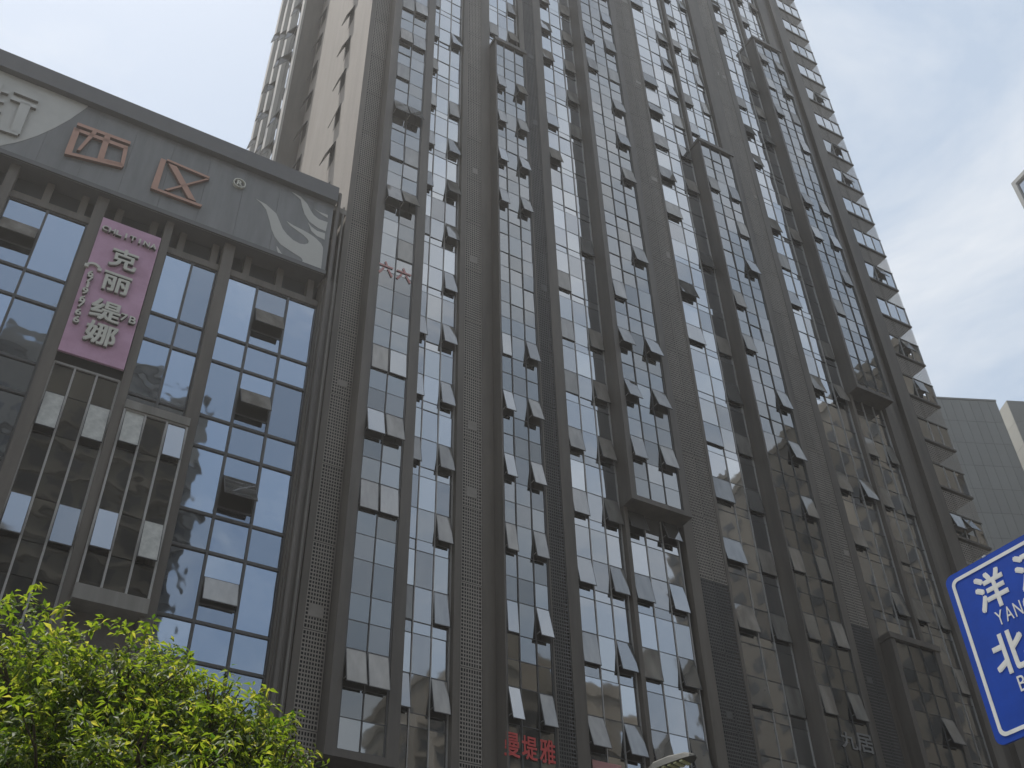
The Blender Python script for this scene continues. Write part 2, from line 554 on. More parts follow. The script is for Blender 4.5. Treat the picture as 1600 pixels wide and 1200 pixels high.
LOW = 0.3737
strip([0.4345, 0.4552, 0.4790, 0.5010], LOW, TOP, 0, 'rec', 'B')
strip([0.5595, 0.5806, 0.6017, 0.6231], F(12) + 0.059, TOP, 0, 'rec', 'C2')
strip([0.6780, 0.7050, 0.7310, 0.7570], LOW, TOP, 0, 'rec', 'D')
strip([0.7665, 0.7970, 0.8260, 0.8535], LOW, F(3) + 0.059, 0, 'rec', 'E')
strip([0.9320, 0.9710, 0.9985, 1.0285], LOW, TOP, 0, 'rec', 'F')
strip([1.0380, 1.0656, 1.0917, 1.1145], F(12) + 0.059, TOP, 0, 'rec', 'H2')
strip([1.2050, 1.2365, 1.2640, 1.2915], F(2) + 0.059, TOP, 0, 'rec', 'I')
strip([1.3015, 1.3310, 1.3577, 1.3795], LOW, 1.278, 0, 'rec', 'K')
strip([1.3015, 1.3310, 1.3577, 1.3795], 2.415, TOP, 0, 'rec', 'K2')

BAYS = [  # key, outer left, outer right, glass columns, bottom, top
    ('A', 0.3552, 0.4330, [0.3678, 0.3926, 0.4184], 0.4290, TOP),
    ('C', 0.5568, 0.6222, [0.5595, 0.5767, 0.5993, 0.6192], LOW, F(12) + 0.056),
    ('E', 0.7582, 0.8590, [0.7676, 0.7925, 0.8189, 0.8457], F(3) + 0.056, TOP),
    ('H', 1.0300, 1.1170, [1.0338, 1.0585, 1.0850, 1.1102], LOW, F(12) + 0.056),
    ('I', 1.2000, 1.2990, [1.2100, 1.2360, 1.2620, 1.2880], LOW, F(2) + 0.056),
    ('K', 1.2930, 1.3815, [1.2990, 1.3240, 1.3500, 1.3740], 1.278, 2.415),
]
for key, ul, ur, cols, hb, ht in BAYS:
    fr = MB()
    zb, zt = Z(hb), Z(ht)
    fr.box(U(ul), U(cols[0]) - 0.03, BD - 0.10, -0.001, zb, zt)                 # left cheek
    fr.box(U(cols[-1]) + 0.03, U(ur), BD - 0.10, -0.001, zb, zt)                # right cheek
    T.part('bay_frame', fr, M['stone2'])
    if hb > LOW + 0.01:
        T.part('bay_soffit', MB().box(U(ul) - 0.02, U(ur) + 0.02, BD - 0.12, -0.003, zb - 0.26, zb - 0.003), M['stone2'])
    if ht < TOP:
        T.part('bay_cap', MB().box(U(ul) - 0.05, U(ur) + 0.05, BD - 0.17, -0.003, zt + 0.003, zt + 0.30), M['stone2'])
    T.part('bay_back', MB().box(U(cols[0]), U(cols[-1]), -0.16, -0.06, zb, zt), M['void'])
    strip(cols, hb, ht, BD, 'bay', key)

# piers between the strips, some carrying grilles
ROWS, = (22,)


def grille_mesh(name, w, h, nc, nr, m):
    """perforated metal panel: a frame and a lattice with real holes"""
    mb = MB()
    ex = 0.035
    t = 0.010
    mb.box(0, ex, 0, t, 0, h); mb.box(w - ex, w, 0, t, 0, h)
    mb.box(ex, w - ex, 0, t, 0, ex * 1.4); mb.box(ex, w - ex, 0, t, h - ex * 1.4, h)
    iw, ih = w - 2 * ex, h - 2.8 * ex
    pw, ph = iw / nc, ih / nr
    bw, bh = pw * 0.37, ph * 0.37
    for i in range(1, nc):
        x = ex + i * pw
        mb.box(x - bw / 2, x + bw / 2, 0.002, t, ex * 1.4, h - ex * 1.4)
    for j in range(1, nr):
        z = ex * 1.4 + j * ph
        mb.box(ex, w - ex, 0.003, t - 0.001, z - bh / 2, z + bh / 2)
    return mb.mesh(name, m)


PIERS = [  # outer left, outer right, grille columns, per-column hole count
    (0.3190, 0.3548, [(0.3270, 0.3545)], 8),
    (0.5020, 0.5565, [(0.5110, 0.5390)], 8),
    (0.6235, 0.6764, [(0.6340, 0.6590)], 7),
    (0.8595, 0.9300, [(0.8760, 0.9000), (0.9005, 0.9245)], 8),
    (1.1175, 1.2025, [(1.1490, 1.1690), (1.1695, 1.1870)], 8),
]
for pi, (ul, ur, gcols, nc) in enumerate(PIERS):
    g0, g1 = U(gcols[0][0]), U(gcols[-1][1])
    T.part('pier', MB().box(U(ul), g0, PD, 1.28, 0, Z(TOP)), M['stone'])
    if U(ur) - g1 > 0.05:
        T.part('pier', MB().box(g1, U(ur), PD, 1.28, 0, Z(TOP)), M['stone'])
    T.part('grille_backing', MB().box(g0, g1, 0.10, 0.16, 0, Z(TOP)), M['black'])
    for (a, b) in gcols:
        w, h = U(b) - U(a) - 0.01, PER * D - 0.03
        meshes = {}
        for k in range(-1, 26):
            dark = (pi in (3, 4) and k < 3) or pi == 2
            mm = M['grille_dark'] if dark else M['grille']
            if dark not in meshes:
                meshes[dark] = grille_mesh('grille_panel', w, h, nc, 22, mm)
            z = Z(F(k) - 0.030) + 0.015
            if not visible((U(a) + U(b)) / 2, PD, z + h / 2, 160):
                continue
            T.at('grille_panel', meshes[dark], U(a) + 0.005, PD + 0.03, z)
            if rnd.random() < 0.22:
                # small blank plate wired over part of the lattice
                T.part('blank_plate', MB().box(U(a) + 0.1 + w * 0.45 * rnd.random(), U(a) + w * 0.6 + 0.15, PD + 0.018, PD + 0.028, z + 0.5, z + 0.5 + 0.25 + 0.3 * rnd.random()), mm)
for ul, ur in ((0.7582, 0.7650), (1.0300, 1.0365), (1.2930, 1.3000)):
    T.part('pier', MB().box(U(ul) + 0.01, U(ur), PD, 1.28, 0, Z(TOP)), M['stone'])
T.part('pier', MB().box(U(1.3818), U(1.4050), PD, 1.28, 0, Z(TOP)), M['stone'])
T.part('pier', MB().box(U(1.4050), U(1.4300), PD + 0.22, 1.28, 0, Z(TOP)), M['stone2'])
T.part('pier', MB().box(U(1.4300), U(1.4620), PD - 0.10, 1.28, 0, Z(TOP)), M['stone'])
for k in range(-1, 26):      # floor edge visible between the strips under the bays (spandrel back plates)
    pass

# corner rooms: window band, perforated apron and ledges on every storey
cu = [1.4635, 1.4925, 1.5195, 1.5457]
apron = grille_mesh('apron_grille', U(cu[1]) - U(cu[0]) - 0.06, 0.0465 * D, 6, 9, M['grille'])
for k in range(0, 24):
    z0, z1, z2 = Z(F(k)), Z(F(k) + 0.0505), Z(F(k) + PER)
    if not visible(U(1.5), PD, z1, 150):
        continue
    T.part('ledge', MB().box(U(cu[0]), U(cu[3]) + 0.07, PD - 0.07, 1.2, z0 - 0.10, z0 + 0.04), M['stone2'])
    T.part('ledge', MB().box(U(cu[0]), U(cu[3]) + 0.05, PD - 0.05, 1.2, z1 - 0.02, z1 + 0.07), M['stone2'])
    T.part('window_post', MB().box(U(cu[3]) - 0.05, U(cu[3]) + 0.03, PD - 0.04, PD + 0.06, z0 + 0.04, z1 - 0.02), M['alu'])
    T.part('corner_post', MB().box(U(cu[3]) - 0.06, U(cu[3]) + 0.02, 1.0, 1.1, z0 + 0.04, z2 - 0.1), M['stone2'])
    for c in range(3):
        x0, x1 = U(cu[c]) + 0.03, U(cu[c + 1]) - 0.05
        T.part('window_post', MB().box(U(cu[c]) - 0.025, U(cu[c]) + 0.03, PD - 0.04, PD + 0.06, z0 + 0.04, z1 - 0.02), M['alu'])
        if c == 1 and k in (5, 8, 9, 11, 14, 15, 17) or (c == 0 and k == 5):
            sashes.append((x0, x1, z0 + 0.5, z1 - 0.03, PD, rnd.uniform(12, 26), 'rec'))
            panes.append((x0, x1, z0 + 0.06, z0 + 0.48, PD, 'rec'))
        else:
            panes.append((x0, x1, z0 + 0.06, z1 - 0.03, PD, 'rec'))
        T.at('apron_grille', apron, U(cu[c]) + 0.03, PD + 0.02, z1 + 0.10)
T.part('corner_floor', MB().box(U(1.4622), U(1.5225), 1.2, 1.29, 0, Z(TOP)), M['void'])

# side wall facing the podium roof, and the set-back wing
SX = U(0.319)
T.part('side_wall', MB().box(SX, SX + 0.30, 1.285, 11.4, 0, Z(TOP)), M['beige'])
T.part('side_wall', MB().box(SX - 0.004, SX + 0.02, PD + 0.004, 1.283, 0, Z(TOP)), M['beige'])
WX = U(0.278)
T.part('wing_wall', MB().box(WX, U(0.5), 11.4, 11.7, 0, Z(TOP)), M['stone'])  # front wall of the wing: its shade is put into the dark colour
T.part('wing_wall', MB().box(WX, U(0.5), 20.3, 20.6, 0, Z(TOP)), M['stone'])
T.part('wing_core', MB().box(WX + 0.35, U(0.5), 11.71, 20.29, 0, Z(TOP)), M['void'])
T.part('wing_trim', MB().box(WX - 0.10, WX + 0.05, 11.36, 11.55, 0, Z(TOP)), M['pale'])
wy = [11.75, 12.6, 14.4, 15.2, 17.0, 17.8, 19.6, 20.3]
for j in (0, 2, 4, 6):
    T.part('wing_pier', MB().box(WX - 0.25 if j else WX, WX + 0.34, wy[j] if j else 11.701, wy[j + 1], 0, Z(TOP)), M['pale'])

side_panes, side_sash = [], []
for k in range(8, 25):
    z0, z1 = Z(F(k) + 0.010), Z(F(k) + 0.058)
    for j in (1, 3, 5):
        y0, y1 = wy[j], wy[j + 1]
        for (za, zb) in ((Z(F(k)) + 0.05, Z(F(k) + 0.059)), (Z(F(k) + 0.059) + 0.05, Z(F(k + 1)))):
            sidep = MB().box(WX + 0.02, WX + 0.05, y0 + 0.03, y1 - 0.03, za, zb)
            T.part('side_pane', sidep, M['g_rec'][k % 3])
        if rnd.random() < 0.7:
            side_sash.append((WX + 0.0, y0 + 0.1, y0 + 0.95, z0, z1, rnd.choice((18, 24, 28))))
    for y0 in (3.1, 10.2):
        side_sash.append((SX - 0.02, y0, y0 + 0.85, z0, z1, rnd.choice((11, 13, 15, 17))))
        T.part('window_recess', MB().box(SX - 0.006, SX + 0.03, y0 - 0.03, y0 + 0.88, z0 - 0.03, z1 + 0.03), M['void'])


def sash_parts(w, L, name='awning_window', frame=None):
    """frame and glass of a top-hung sash; origin on the hinge line, hanging down, face towards -y"""
    fr = MB()
    b = 0.045
    fr.box(0, b, -0.018, 0.018, -L, 0); fr.box(w - b, w, -0.018, 0.018, -L, 0)
    fr.box(b, w - b, -0.018, 0.018, -b, 0); fr.box(b, w - b, -0.018, 0.018, -L, -L + b)
    gl = MB().box(b * 0.6, w - b * 0.6, -0.022, 0.008, -L + b * 0.6, -b * 0.6)
    st = MB().box(0.0, 0.03, 0.0, 0.03, -L * 0.9, -0.02)
    return fr, gl


cache = {}


def sash_mesh(w, L):
    key = (round(w, 2), round(L, 2))
    if key not in cache:
        fr, gl = sash_parts(*key)
        cache[key] = (fr.mesh('awning_window', M['alu_dark']), [gl.mesh('sash_pane', g) for g in M['g_sash']])
    return cache[key]


for (x0, x1, z0, z1, y, ang, kind) in sashes:
    fm, gms = sash_mesh(x1 - x0, z1 - z0)
    a = rad(ang + rnd.uniform(-1.5, 1.5))
    o = T.at('awning_window', fm, x0, y, z1, (-a, 0, rad(rnd.uniform(-0.4, 0.4))))
    g = link('sash_pane', rnd.choice(gms), o)
    if ang > 5:      # dark opening with an inner frame
        T.part('window_stay', MB().box(x0 + 0.02, x0 + 0.05, y - 0.55 * math.sin(a) * (z1 - z0), y + 0.03, z0 + 0.25, z0 + 0.28), M['alu'])
for (x, y0, y1, z0, z1, ang) in side_sash:
    fm, gms = sash_mesh(0.84, z1 - z0)
    # the sash turned to face -x
    o = T.at('awning_window', fm, x, y0 + 0.84, z1)
    o.rotation_euler = (Matrix.Rotation(-math.pi / 2, 3, 'Z') @ Matrix.Rotation(-rad(ang), 3, 'X')).to_euler()
    link('sash_pane', rnd.choice(gms), o)


def px_area(x0, x1, z0, z1, y):
    q = [w2px(f2w(a, y, b)) for a, b in ((x0, z0), (x1, z0), (x1, z1), (x0, z1))]
    if any(p is None for p in q):
        return 0
    cx, cy = sum(p[0] for p in q) / 4, sum(p[1] for p in q) / 4
    if not (0 < cx < 1600 and 0 < cy < 1200):
        return 0
    return abs(sum(q[i][0] * q[(i + 1) % 4][1] - q[(i + 1) % 4][0] * q[i][1] for i in range(4))) / 2


panes.sort(key=lambda p: -px_area(*p[:5]))
unit = {}
for kind in ('rec', 'bay'):
    for i, g in enumerate(M['g_' + kind]):
        unit[(kind, i)] = MB().box(-0.5, 0.5, -0.012, 0.012, -0.5, 0.5).mesh('glass_pane', g)
rest = MB()
restm = M['g_rec'] + M['g_bay']
for i, (x0, x1, z0, z1, y, kind) in enumerate(panes):
    gi = rnd.choices((0, 1, 2, 3), (5, 4, 4, 1.6))[0]
    if i < 296:
        o = T.at('glass_pane', unit[(kind, gi)], (x0 + x1) / 2, y, (z0 + z1) / 2,
                 (rad(rnd.gauss(0, 0.42)), 0, rad(rnd.gauss(0, 0.42))))
        o.scale = (x1 - x0, 1, z1 - z0)
    else:
        a, b, c = rnd.gauss(0, 0.005), rnd.gauss(0, 0.005), rnd.gauss(0, 0.008)
        rest.add([(x0, y + a, z0), (x1, y + b, z0), (x1, y + b + c - 0.0, z1), (x0, y + a + c, z1)], [(0, 1, 2, 3)], gi + (0 if kind == 'rec' else 4))
o = T.part('distant_glazing', rest, restm)
o['kind'] = 'stuff'

# lettering stuck to the windows
def wall_text(th, name, body, pxs, depth, m, extrude=0.006, offset=0.015, side=None):
    """lettering in the box whose lower left and upper right pixels are given"""
    (xa, za), (xb, zb) = pxf(*pxs[0], depth), pxf(*pxs[1], depth)
    me, w, h = text_mesh(name, body, 1.0, m, extrude, offset, side)
    fit_text(me, xb - xa, zb - za)
    return th.at(name, me, xa, depth, za)


wall_text(T, 'window_lettering', '曼', ((788, 1180), (812, 1147)), BD - 0.05, M['red'])
wall_text(T, 'window_lettering', '堤', ((816, 1185), (839, 1153)), BD - 0.05, M['red'])
wall_text(T, 'window_lettering', '雅', ((844, 1191), (867, 1158)), BD - 0.05, M['red'])
wall_text(T, 'window_lettering', '六', ((591, 425), (615, 413)), BD - 0.05, M['red_faint'])
wall_text(T, 'window_lettering', '六', ((619, 435), (643, 424)), BD - 0.05, M['red_faint'])
wall_text(T, 'window_lettering', '九', ((1317, 1167), (1336, 1147)), BD - 0.05, M['white_film'])
wall_text(T, 'window_lettering', '居', ((1342, 1173), (1361, 1150)), BD - 0.05, M['white_film'])
xa, za = pxf(926, 1200, -0.05)
T.part('window_lettering', MB().box(xa, xa + 1.3, -0.06, -0.05, za - 0.5, za + 0.32), M['red_faint'])

# ------------------------------------------------------------------ the podium building
P = Thing('podium_building', 'low dark podium building with grey sign fascia and blue tinted glazing beside the tower', 'building', U(0.0), 0.0)
FD = -0.60
P.part('core', MB().box(U(-0.42), U(0.3165), 1.2, 11.3, 0, Z(1.20)), M['void'])
P.part('roof', MB().box(U(-0.42), U(0.3165), -0.55, 11.35, Z(1.20), Z(1.21)), M['concrete'])
rows = [1.0187, 0.9180, 0.8758, 0.7928, 0.7500, 0.6665, 0.6218, 0.5413, 0.4993, 0.4160, 0.3740, 0.29, 0.25, 0.16, 0.0]
unitp = [MB().box(-0.5, 0.5, -0.012, 0.012, -0.5, 0.5).mesh('glass_pane', g) for g in M['g_pod']]
unitq = MB().box(-0.5, 0.5, -0.012, 0.012, -0.5, 0.5).mesh('glass_pane', M['g_shop'][0])


def pane(th, me, x0, x1, z0, z1, y, j=0.3):
    o = th.at('glass_pane', me, (x0 + x1) / 2, y, (z0 + z1) / 2, (rad(rnd.gauss(0, j)), 0, rad(rnd.gauss(0, j))))
    o.scale = (x1 - x0, 1, z1 - z0)
    return o


def pod_sash(th, x0, x1, z0, z1, y, ang, gm):
    fm, gms = sash_mesh(x1 - x0, z1 - z0)
    o = th.at('awning_window', fm, x0, y, z1, (-rad(ang), 0, 0))
    fr, gl = sash_parts(round(x1 - x0, 2), round(z1 - z0, 2))
    link('sash_pane', gl.mesh('sash_pane', gm), o)


def curtain(cols, hlist, open_at=()):
    for c in cols:
        P.part('mullion', MB().box(U(c) - 0.045, U(c) + 0.045, -0.09, 0.08, Z(hlist[-1]), Z(hlist[0])), M['alu_dark'])
    for h in hlist:
        P.part('transom', MB().box(U(cols[0]), U(cols[-1]), -0.07, 0.06, Z(h) - 0.055, Z(h) + 0.055), M['alu_dark'])
    for i in range(len(hlist) - 1):
        for c in range(len(cols) - 1):
            x0, x1 = U(cols[c]) + 0.04, U(cols[c + 1]) - 0.04
            z1, z0 = Z(hlist[i]) - 0.05, Z(hlist[i + 1]) + 0.05
            hit = [q for q in open_at if q[0] == c and hlist[i + 1] < q[1] < hlist[i]]
            if hit:
                _, ht, hb, ang, gm = hit[0]
                pane(P, unitp[0], x0, x1, Z(ht) + 0.03, z1, 0)
                pane(P, unitp[1], x0, x1, z0, Z(hb) - 0.03, 0)
                P.part('transom', MB().box(x0, x1, -0.05, 0.05, Z(hb) - 0.03, Z(hb) + 0.03), M['alu_dark'])
                pod_sash(P, x0 + 0.03, x1 - 0.03, Z(hb) + 0.03, Z(ht), -0.03, ang, gm)
            else:
                pane(P, rnd.choice(unitp), x0, x1, z0, z1, 0)


curtain([0.178, 0.2168, 0.2580, 0.2968], rows, [(1, 0.9815, 0.9440, 24, M['g_sash'][1]), (1, 0.8480, 0.8100, 28, M['g_sash'][1]),
                                             (1, 0.7215, 0.6800, 30, M['g_sash'][2]), (1, 0.5930, 0.5620, 14, M['g_sash'][1])])
curtain([0.0975, 0.1315, 0.1628], rows[:4] + [0.772])
curtain([-0.0878, -0.0437, 0.0020], rows, [(0, 0.9850, 0.950, 26, M['g_sash'][1])])
curtain([-0.19, -0.1444, -0.1003], rows)

for ul, ur in ((0.0030, 0.0165), (0.0880, 0.0975), (0.1635, 0.1775), (0.2975, 0.3170), (-0.0995, -0.0885), (-0.21, -0.191)):
    P.part('pier', MB().box(U(ul), U(ur), -0.35, 1.19, 0, Z(1.066)), M['stone'])
P.part('pier', MB().box(U(0.2985), U(0.3085), -0.52, -0.352, 0, Z(1.064)), M['stone2'])
P.part('side_infill', MB().box(U(-0.42), U(-0.2105), -0.2, 1.19, 0, Z(1.066)), M['stone'])
# head beam and louvred band under the fascia
P.part('head_beam', MB().box(U(-0.21), U(0.2974), -0.12, 1.19, Z(1.0195), Z(1.030)), M['stone'])
P.part('louvre_band', MB().box(U(-0.21), U(0.2974), 0.30, 1.19, Z(1.0302), Z(1.0658)), M['louvre'])
for u_ in [-0.1800, -0.1370, -0.0935, -0.0510, -0.0095, 0.0330, 0.0760, 0.1125, 0.1550, 0.1985, 0.2425, 0.2850]:
    P.part('rib', MB().box(U(u_) - 0.14, U(u_) + 0.14, -0.05, 0.299, Z(1.0302), Z(1.0656)), M['stone'])
# fascia of separate panels, coping
fx = U(-0.42)
while fx < U(0.2967) - 0.1:
    x1 = min(fx + 1.62, U(0.2967))
    P.part('fascia_panel', MB().box(fx + 0.006, x1 - 0.006, FD, FD + 0.06, Z(1.0664), Z(1.2080)), M['fascia'])
    fx = x1
P.part('fascia_frame', MB().box(U(-0.42), U(0.2966), FD + 0.065, 1.18, Z(1.0662), Z(1.2079)), M['coping'])
P.part('coping', MB().box(U(-0.42), U(0.2985), FD - 0.30, 0.6, Z(1.2085), Z(1.2385)), M['coping'])
P.part('fascia_lip', MB().box(U(-0.42), U(0.2972), FD - 0.07, FD - 0.003, Z(1.0655), Z(1.0725)), M['coping'])
# downpipe at the joint with the tower
xp, _ = pxf(531, 300, -0.55)
P.part('downpipe', MB().tube([(xp, -0.62, 0.0), (xp, -0.62, Z(1.235))], 0.10, 10), M['stone2'])
xp2, _ = pxf(536, 330, -0.5)
P.part('downpipe', MB().tube([(xp2 + 0.02, -0.50, 0.0), (xp2 + 0.02, -0.50, Z(1.215))], 0.05, 8), M['concrete'])


def dec(points, depth, scale, ox, oy):
    return [pxf(ox + a * scale, oy + b * scale, depth) for a, b in points]


# pale wave on the fascia
wv = dec([(-60, 60), (0, 90), (340, 230), (700, 375), (1050, 510), (960, 585), (800, 700), (620, 800), (420, 890), (210, 958), (0, 1000), (-60, 1010)], FD - 0.012, 220 / 1600, 0, 90)
wv[0] = (U(-0.30), wv[0][1] ); wv[-1] = (U(-0.30), wv[-1][1])
P.part('fascia_wave', MB().prism_xz(wv, FD - 0.014, FD - 0.002), M['white_panel'])


# flames
fl = [[(125, 265), (240, 330), (345, 425), (385, 520), (410, 580), (455, 640), (520, 700), (590, 738), (640, 745), (675, 735), (683, 715), (670, 690), (630, 650), (560, 600), (490, 550), (450, 500),
       (520, 545), (620, 595), (700, 640), (760, 685), (810, 735), (832, 780), (830, 830), (808, 1025), (700, 985), (590, 945), (622, 915), (605, 885), (540, 845), (470, 800), (390, 745), (330, 670), (295, 590), (275, 500), (240, 385), (190, 320)],
      [(510, 200), (600, 250), (665, 320), (705, 395), (735, 440), (790, 485), (880, 515), (860, 610), (780, 575), (690, 510), (640, 430), (615, 350), (600, 280)],
      [(675, 515), (710, 560), (770, 605), (852, 630), (848, 697), (770, 660), (710, 605)],
      [(735, 370), (790, 405), (882, 440), (880, 470), (820, 435)],
      [(348, 760), (400, 840), (490, 903), (420, 882), (375, 862), (352, 800)]]
for pts in fl:
    P.part('fascia_flame', MB().prism_xz(dec(pts, FD - 0.012, 180 / 1200, 380, 270), FD - 0.014, FD - 0.002), M['white_panel'])

# raised characters on the fascia
CF, CB = FD - 0.15, FD - 0.003


def stroke_set(name, quads, scale, ox, oy, mats):
    mb = MB()
    for q in quads:
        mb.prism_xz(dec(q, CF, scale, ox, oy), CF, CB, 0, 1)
    return P.part(name, mb, mats)


s1 = 220 / 1600
stroke_set('fascia_character', [
    [(885, 735), (1490, 955), (1480, 985), (875, 765)],
    [(845, 790), (915, 815), (815, 1085), (740, 1060)],
    [(860, 795), (1455, 1010), (1445, 1045), (850, 825)],
    [(740, 1060), (1400, 1215), (1390, 1250), (735, 1090)],
    [(1410, 1010), (1455, 1030), (1405, 1240), (1365, 1225)],
    [(1060, 825), (1110, 840), (910, 1055), (875, 1045)],
    [(1195, 870), (1260, 895), (1180, 1150), (1110, 1130)],
    [(1110, 1130), (1380, 1195), (1375, 1222), (1105, 1155)],
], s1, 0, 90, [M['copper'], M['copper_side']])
s2 = 200 / 1600
stroke_set('fascia_character', [
    [(255, 215), (320, 240), (210, 595), (130, 570)],
    [(335, 225), (865, 450), (850, 470), (325, 245)],
    [(135, 565), (770, 800), (750, 825), (125, 590)],
    [(345, 280), (450, 320), (690, 755), (595, 715)],
    [(820, 470), (860, 478), (340, 620), (300, 605)],
], s2, 220, 220, [M['copper'], M['copper_side']])
# the pale character on the wave, running out of the frame
stroke_set('fascia_character', [
    [(172, 352), (445, 462), (437, 500), (160, 390)],
    [(135, 428), (420, 545), (410, 578), (120, 470)],
    [(238, 495), (355, 540), (225, 870), (115, 825)],
    [(-40, 765), (215, 850), (200, 885), (-50, 800)],
    [(-80, 318), (105, 380), (95, 412), (-85, 352)],
    [(-105, 438), (55, 480), (45, 512), (-110, 472)],
    [(-115, 560), (20, 590), (10, 620), (-120, 590)],
    [(-60, 200), (40, 290), (-20, 480), (-120, 620)],
], s1, 0, 90, [M['white_panel'], M['concrete']])
# registered mark
xr, zr = pxf(220 + 1240 * s2, 220 + 520 * s2, CF)
ring = MB()
n = 28
ro, ri = 0.285, 0.235
for i in range(n):
    a0, a1 = 2 * math.pi * i / n, 2 * math.pi * (i + 1) / n
    ring.prism_xz([(xr + ro * math.cos(a0), zr + ro * math.sin(a0)), (xr + ro * math.cos(a1), zr + ro * math.sin(a1)),
                   (xr + ri * math.cos(a1), zr + ri * math.sin(a1)), (xr + ri * math.cos(a0), zr + ri * math.sin(a0))], CF + 0.02, CB)
P.part('registered_mark', ring, M['cream'])
me, w, h = text_mesh('registered_mark', 'R', 0.42, M['cream'], 0.03, 0.012)
P.at('registered_mark', me, xr - w / 2, CF + 0.05, zr - h / 2)

# glazing below the banner and the lower box bay: slim pale mullions, frosted sashes
BY = -0.05
for cols, ht, hb in (([0.0170, 0.0394, 0.0629, 0.0870], 0.8020, 0.40), ([0.0990, 0.1216, 0.1450, 0.1670], 0.7600, 0.5455)):
    y = BY if ht > 0.79 else -0.40
    for c in cols:
        P.part('mullion', MB().box(U(c) - 0.035, U(c) + 0.035, y - 0.10, y + 0.05, Z(hb), Z(ht)), M['alu'])
    P.part('transom', MB().box(U(cols[0]), U(cols[-1]), y - 0.08, y + 0.05, Z(ht) - 0.04, Z(ht) + 0.05), M['alu'])
    lines = [ht, 0.7620, 0.7100, 0.6325, 0.5835, 0.5455] if ht > 0.79 else [0.7600, 0.7110, 0.6325, 0.5835, 0.5455]
    if ht > 0.79:
        lines += [0.505, 0.455, 0.40]
    for i in range(len(lines) - 1):
        for c in range(3):
            x0, x1 = U(cols[c]) + 0.03, U(cols[c + 1]) - 0.03
            z1, z0 = Z(lines[i]) - 0.015, Z(lines[i + 1]) + 0.015
            sash_row = abs(lines[i] - 0.762) < 0.003 or abs(lines[i] - 0.6325) < 0.003 or abs(lines[i] - 0.505) < 0.003
            if sash_row and c != 1:
                white = (lines[i] > 0.75 and not (ht < 0.79 and c == 2)) or (ht < 0.79 and c == 2 and lines[i] < 0.7)
                pod_sash(P, x0, x1, z0 + 0.03, z1, y - 0.02, 9 if white else 7, M['film'] if white else M['g_tint'])
            else:
                pane(P, unitq, x0, x1, z0, z1, y, 0.2)
P.part('lintel', MB().box(U(0.0978), U(0.1685), -0.55, 1.19, Z(0.7610), Z(0.7715)), M['concrete'])
P.part('sill_slab', MB().box(U(0.0978), U(0.1685), -0.55, 1.19, Z(0.5290), Z(0.5450)), M['concrete'])
P.part('bay_wall', MB().box(U(0.0978), U(0.163), 0.25, 1.19, 0, Z(0.5285)), M['stone'])
P.part('sign_backing', MB().box(U(0.0166), U(0.0879), -0.02, 1.19, Z(0.804), Z(1.0193)), M['louvre'])
P.part('bay_wall', MB().box(U(0.0166), U(0.0879), 0.25, 1.19, 0, Z(0.40)), M['stone'])

# pink banner sign with raised lettering: hangs on the podium front, a thing of its own
bx0, bz0 = U(0.0166), Z(0.8235)
B = Thing('banner_sign', 'tall pink vertical shop sign with raised cream lettering hung on the podium front', 'sign', U(0.0166), -0.42, z=Z(0.8235))
BDp = -0.42
pa, pb, pc, pd = pxf(163, 339, BDp), pxf(252, 373, BDp), pxf(194, 577, BDp), pxf(89, 546, BDp)
bl_, br_, bb_, bt_ = (pa[0] + pd[0]) / 2, (pb[0] + pc[0]) / 2, (pc[1] + pd[1]) / 2, (pa[1] + pb[1]) / 2
B.part('panel', MB().box(bl_, br_, BDp, BDp + 0.10, bb_, bt_), M['pink'])
B.part('bracket', MB().box(bl_ + 0.2, bl_ + 0.3, BDp + 0.10, -0.02, bb_ + 0.4, bb_ + 0.5).box(br_ - 0.3, br_ - 0.2, BDp + 0.10, -0.02, bb_ + 0.4, bb_ + 0.5)
       .box(bl_ + 0.2, bl_ + 0.3, BDp + 0.10, -0.02, bt_ - 0.5, bt_ - 0.4).box(br_ - 0.3, br_ - 0.2, BDp + 0.10, -0.02, bt_ - 0.5, bt_ - 0.4), M['steel'])


def btext(body, pxc, w, h, off=0.022, name='letter'):
    me, _, _ = text_mesh(name, body, 1.0, M['cream'], 0.07, off, M['concrete'])
    fit_text(me, w, h)
    x, z = pxf(*pxc, BDp - 0.12)
    return B.at(name, me, x - w / 2, BDp - 0.068, z - h / 2)


s3 = 180 / 1600
for ch, (a, b), w, h in (('克', (1015, 670), 1.05, 1.05), ('丽', (905, 1000), 1.05, 0.98)):
    btext(ch, (80 + a * s3, 330 + b * s3), w, h)
for ch, (a, b), w, h in (('缇', (765, 270), 1.12, 1.02), ('娜', (690, 590), 1.12, 1.05)):
    btext(ch, (80 + a * s3, 455 + b * s3), w, h)
xs_ = np.linspace(755, 1420, 8)
for i, ch in enumerate('CHLITINA'):
    btext(ch, (80 + xs_[i] * s3, 330 + (235 + (xs_[i] - 755) * 0.385) * s3), 0.075 if ch == 'I' else 0.24, 0.27, 0.02)
dg_ = [(560, 865), (530, 950), (505, 1020), (470, 1110), (440, 1200), (415, 1290), (385, 1370), (350, 1500)]
for ch, (a, b) in zip('67196766', [(550, 865), (535, 945), (508, 1020), (470, 1105), (437, 1215), (413, 1290), (378, 1395), (350, 1500)]):
    btext(ch, (80 + a * s3, 330 + b * s3), 0.09 if ch == '1' else 0.22, 0.32, 0.02)
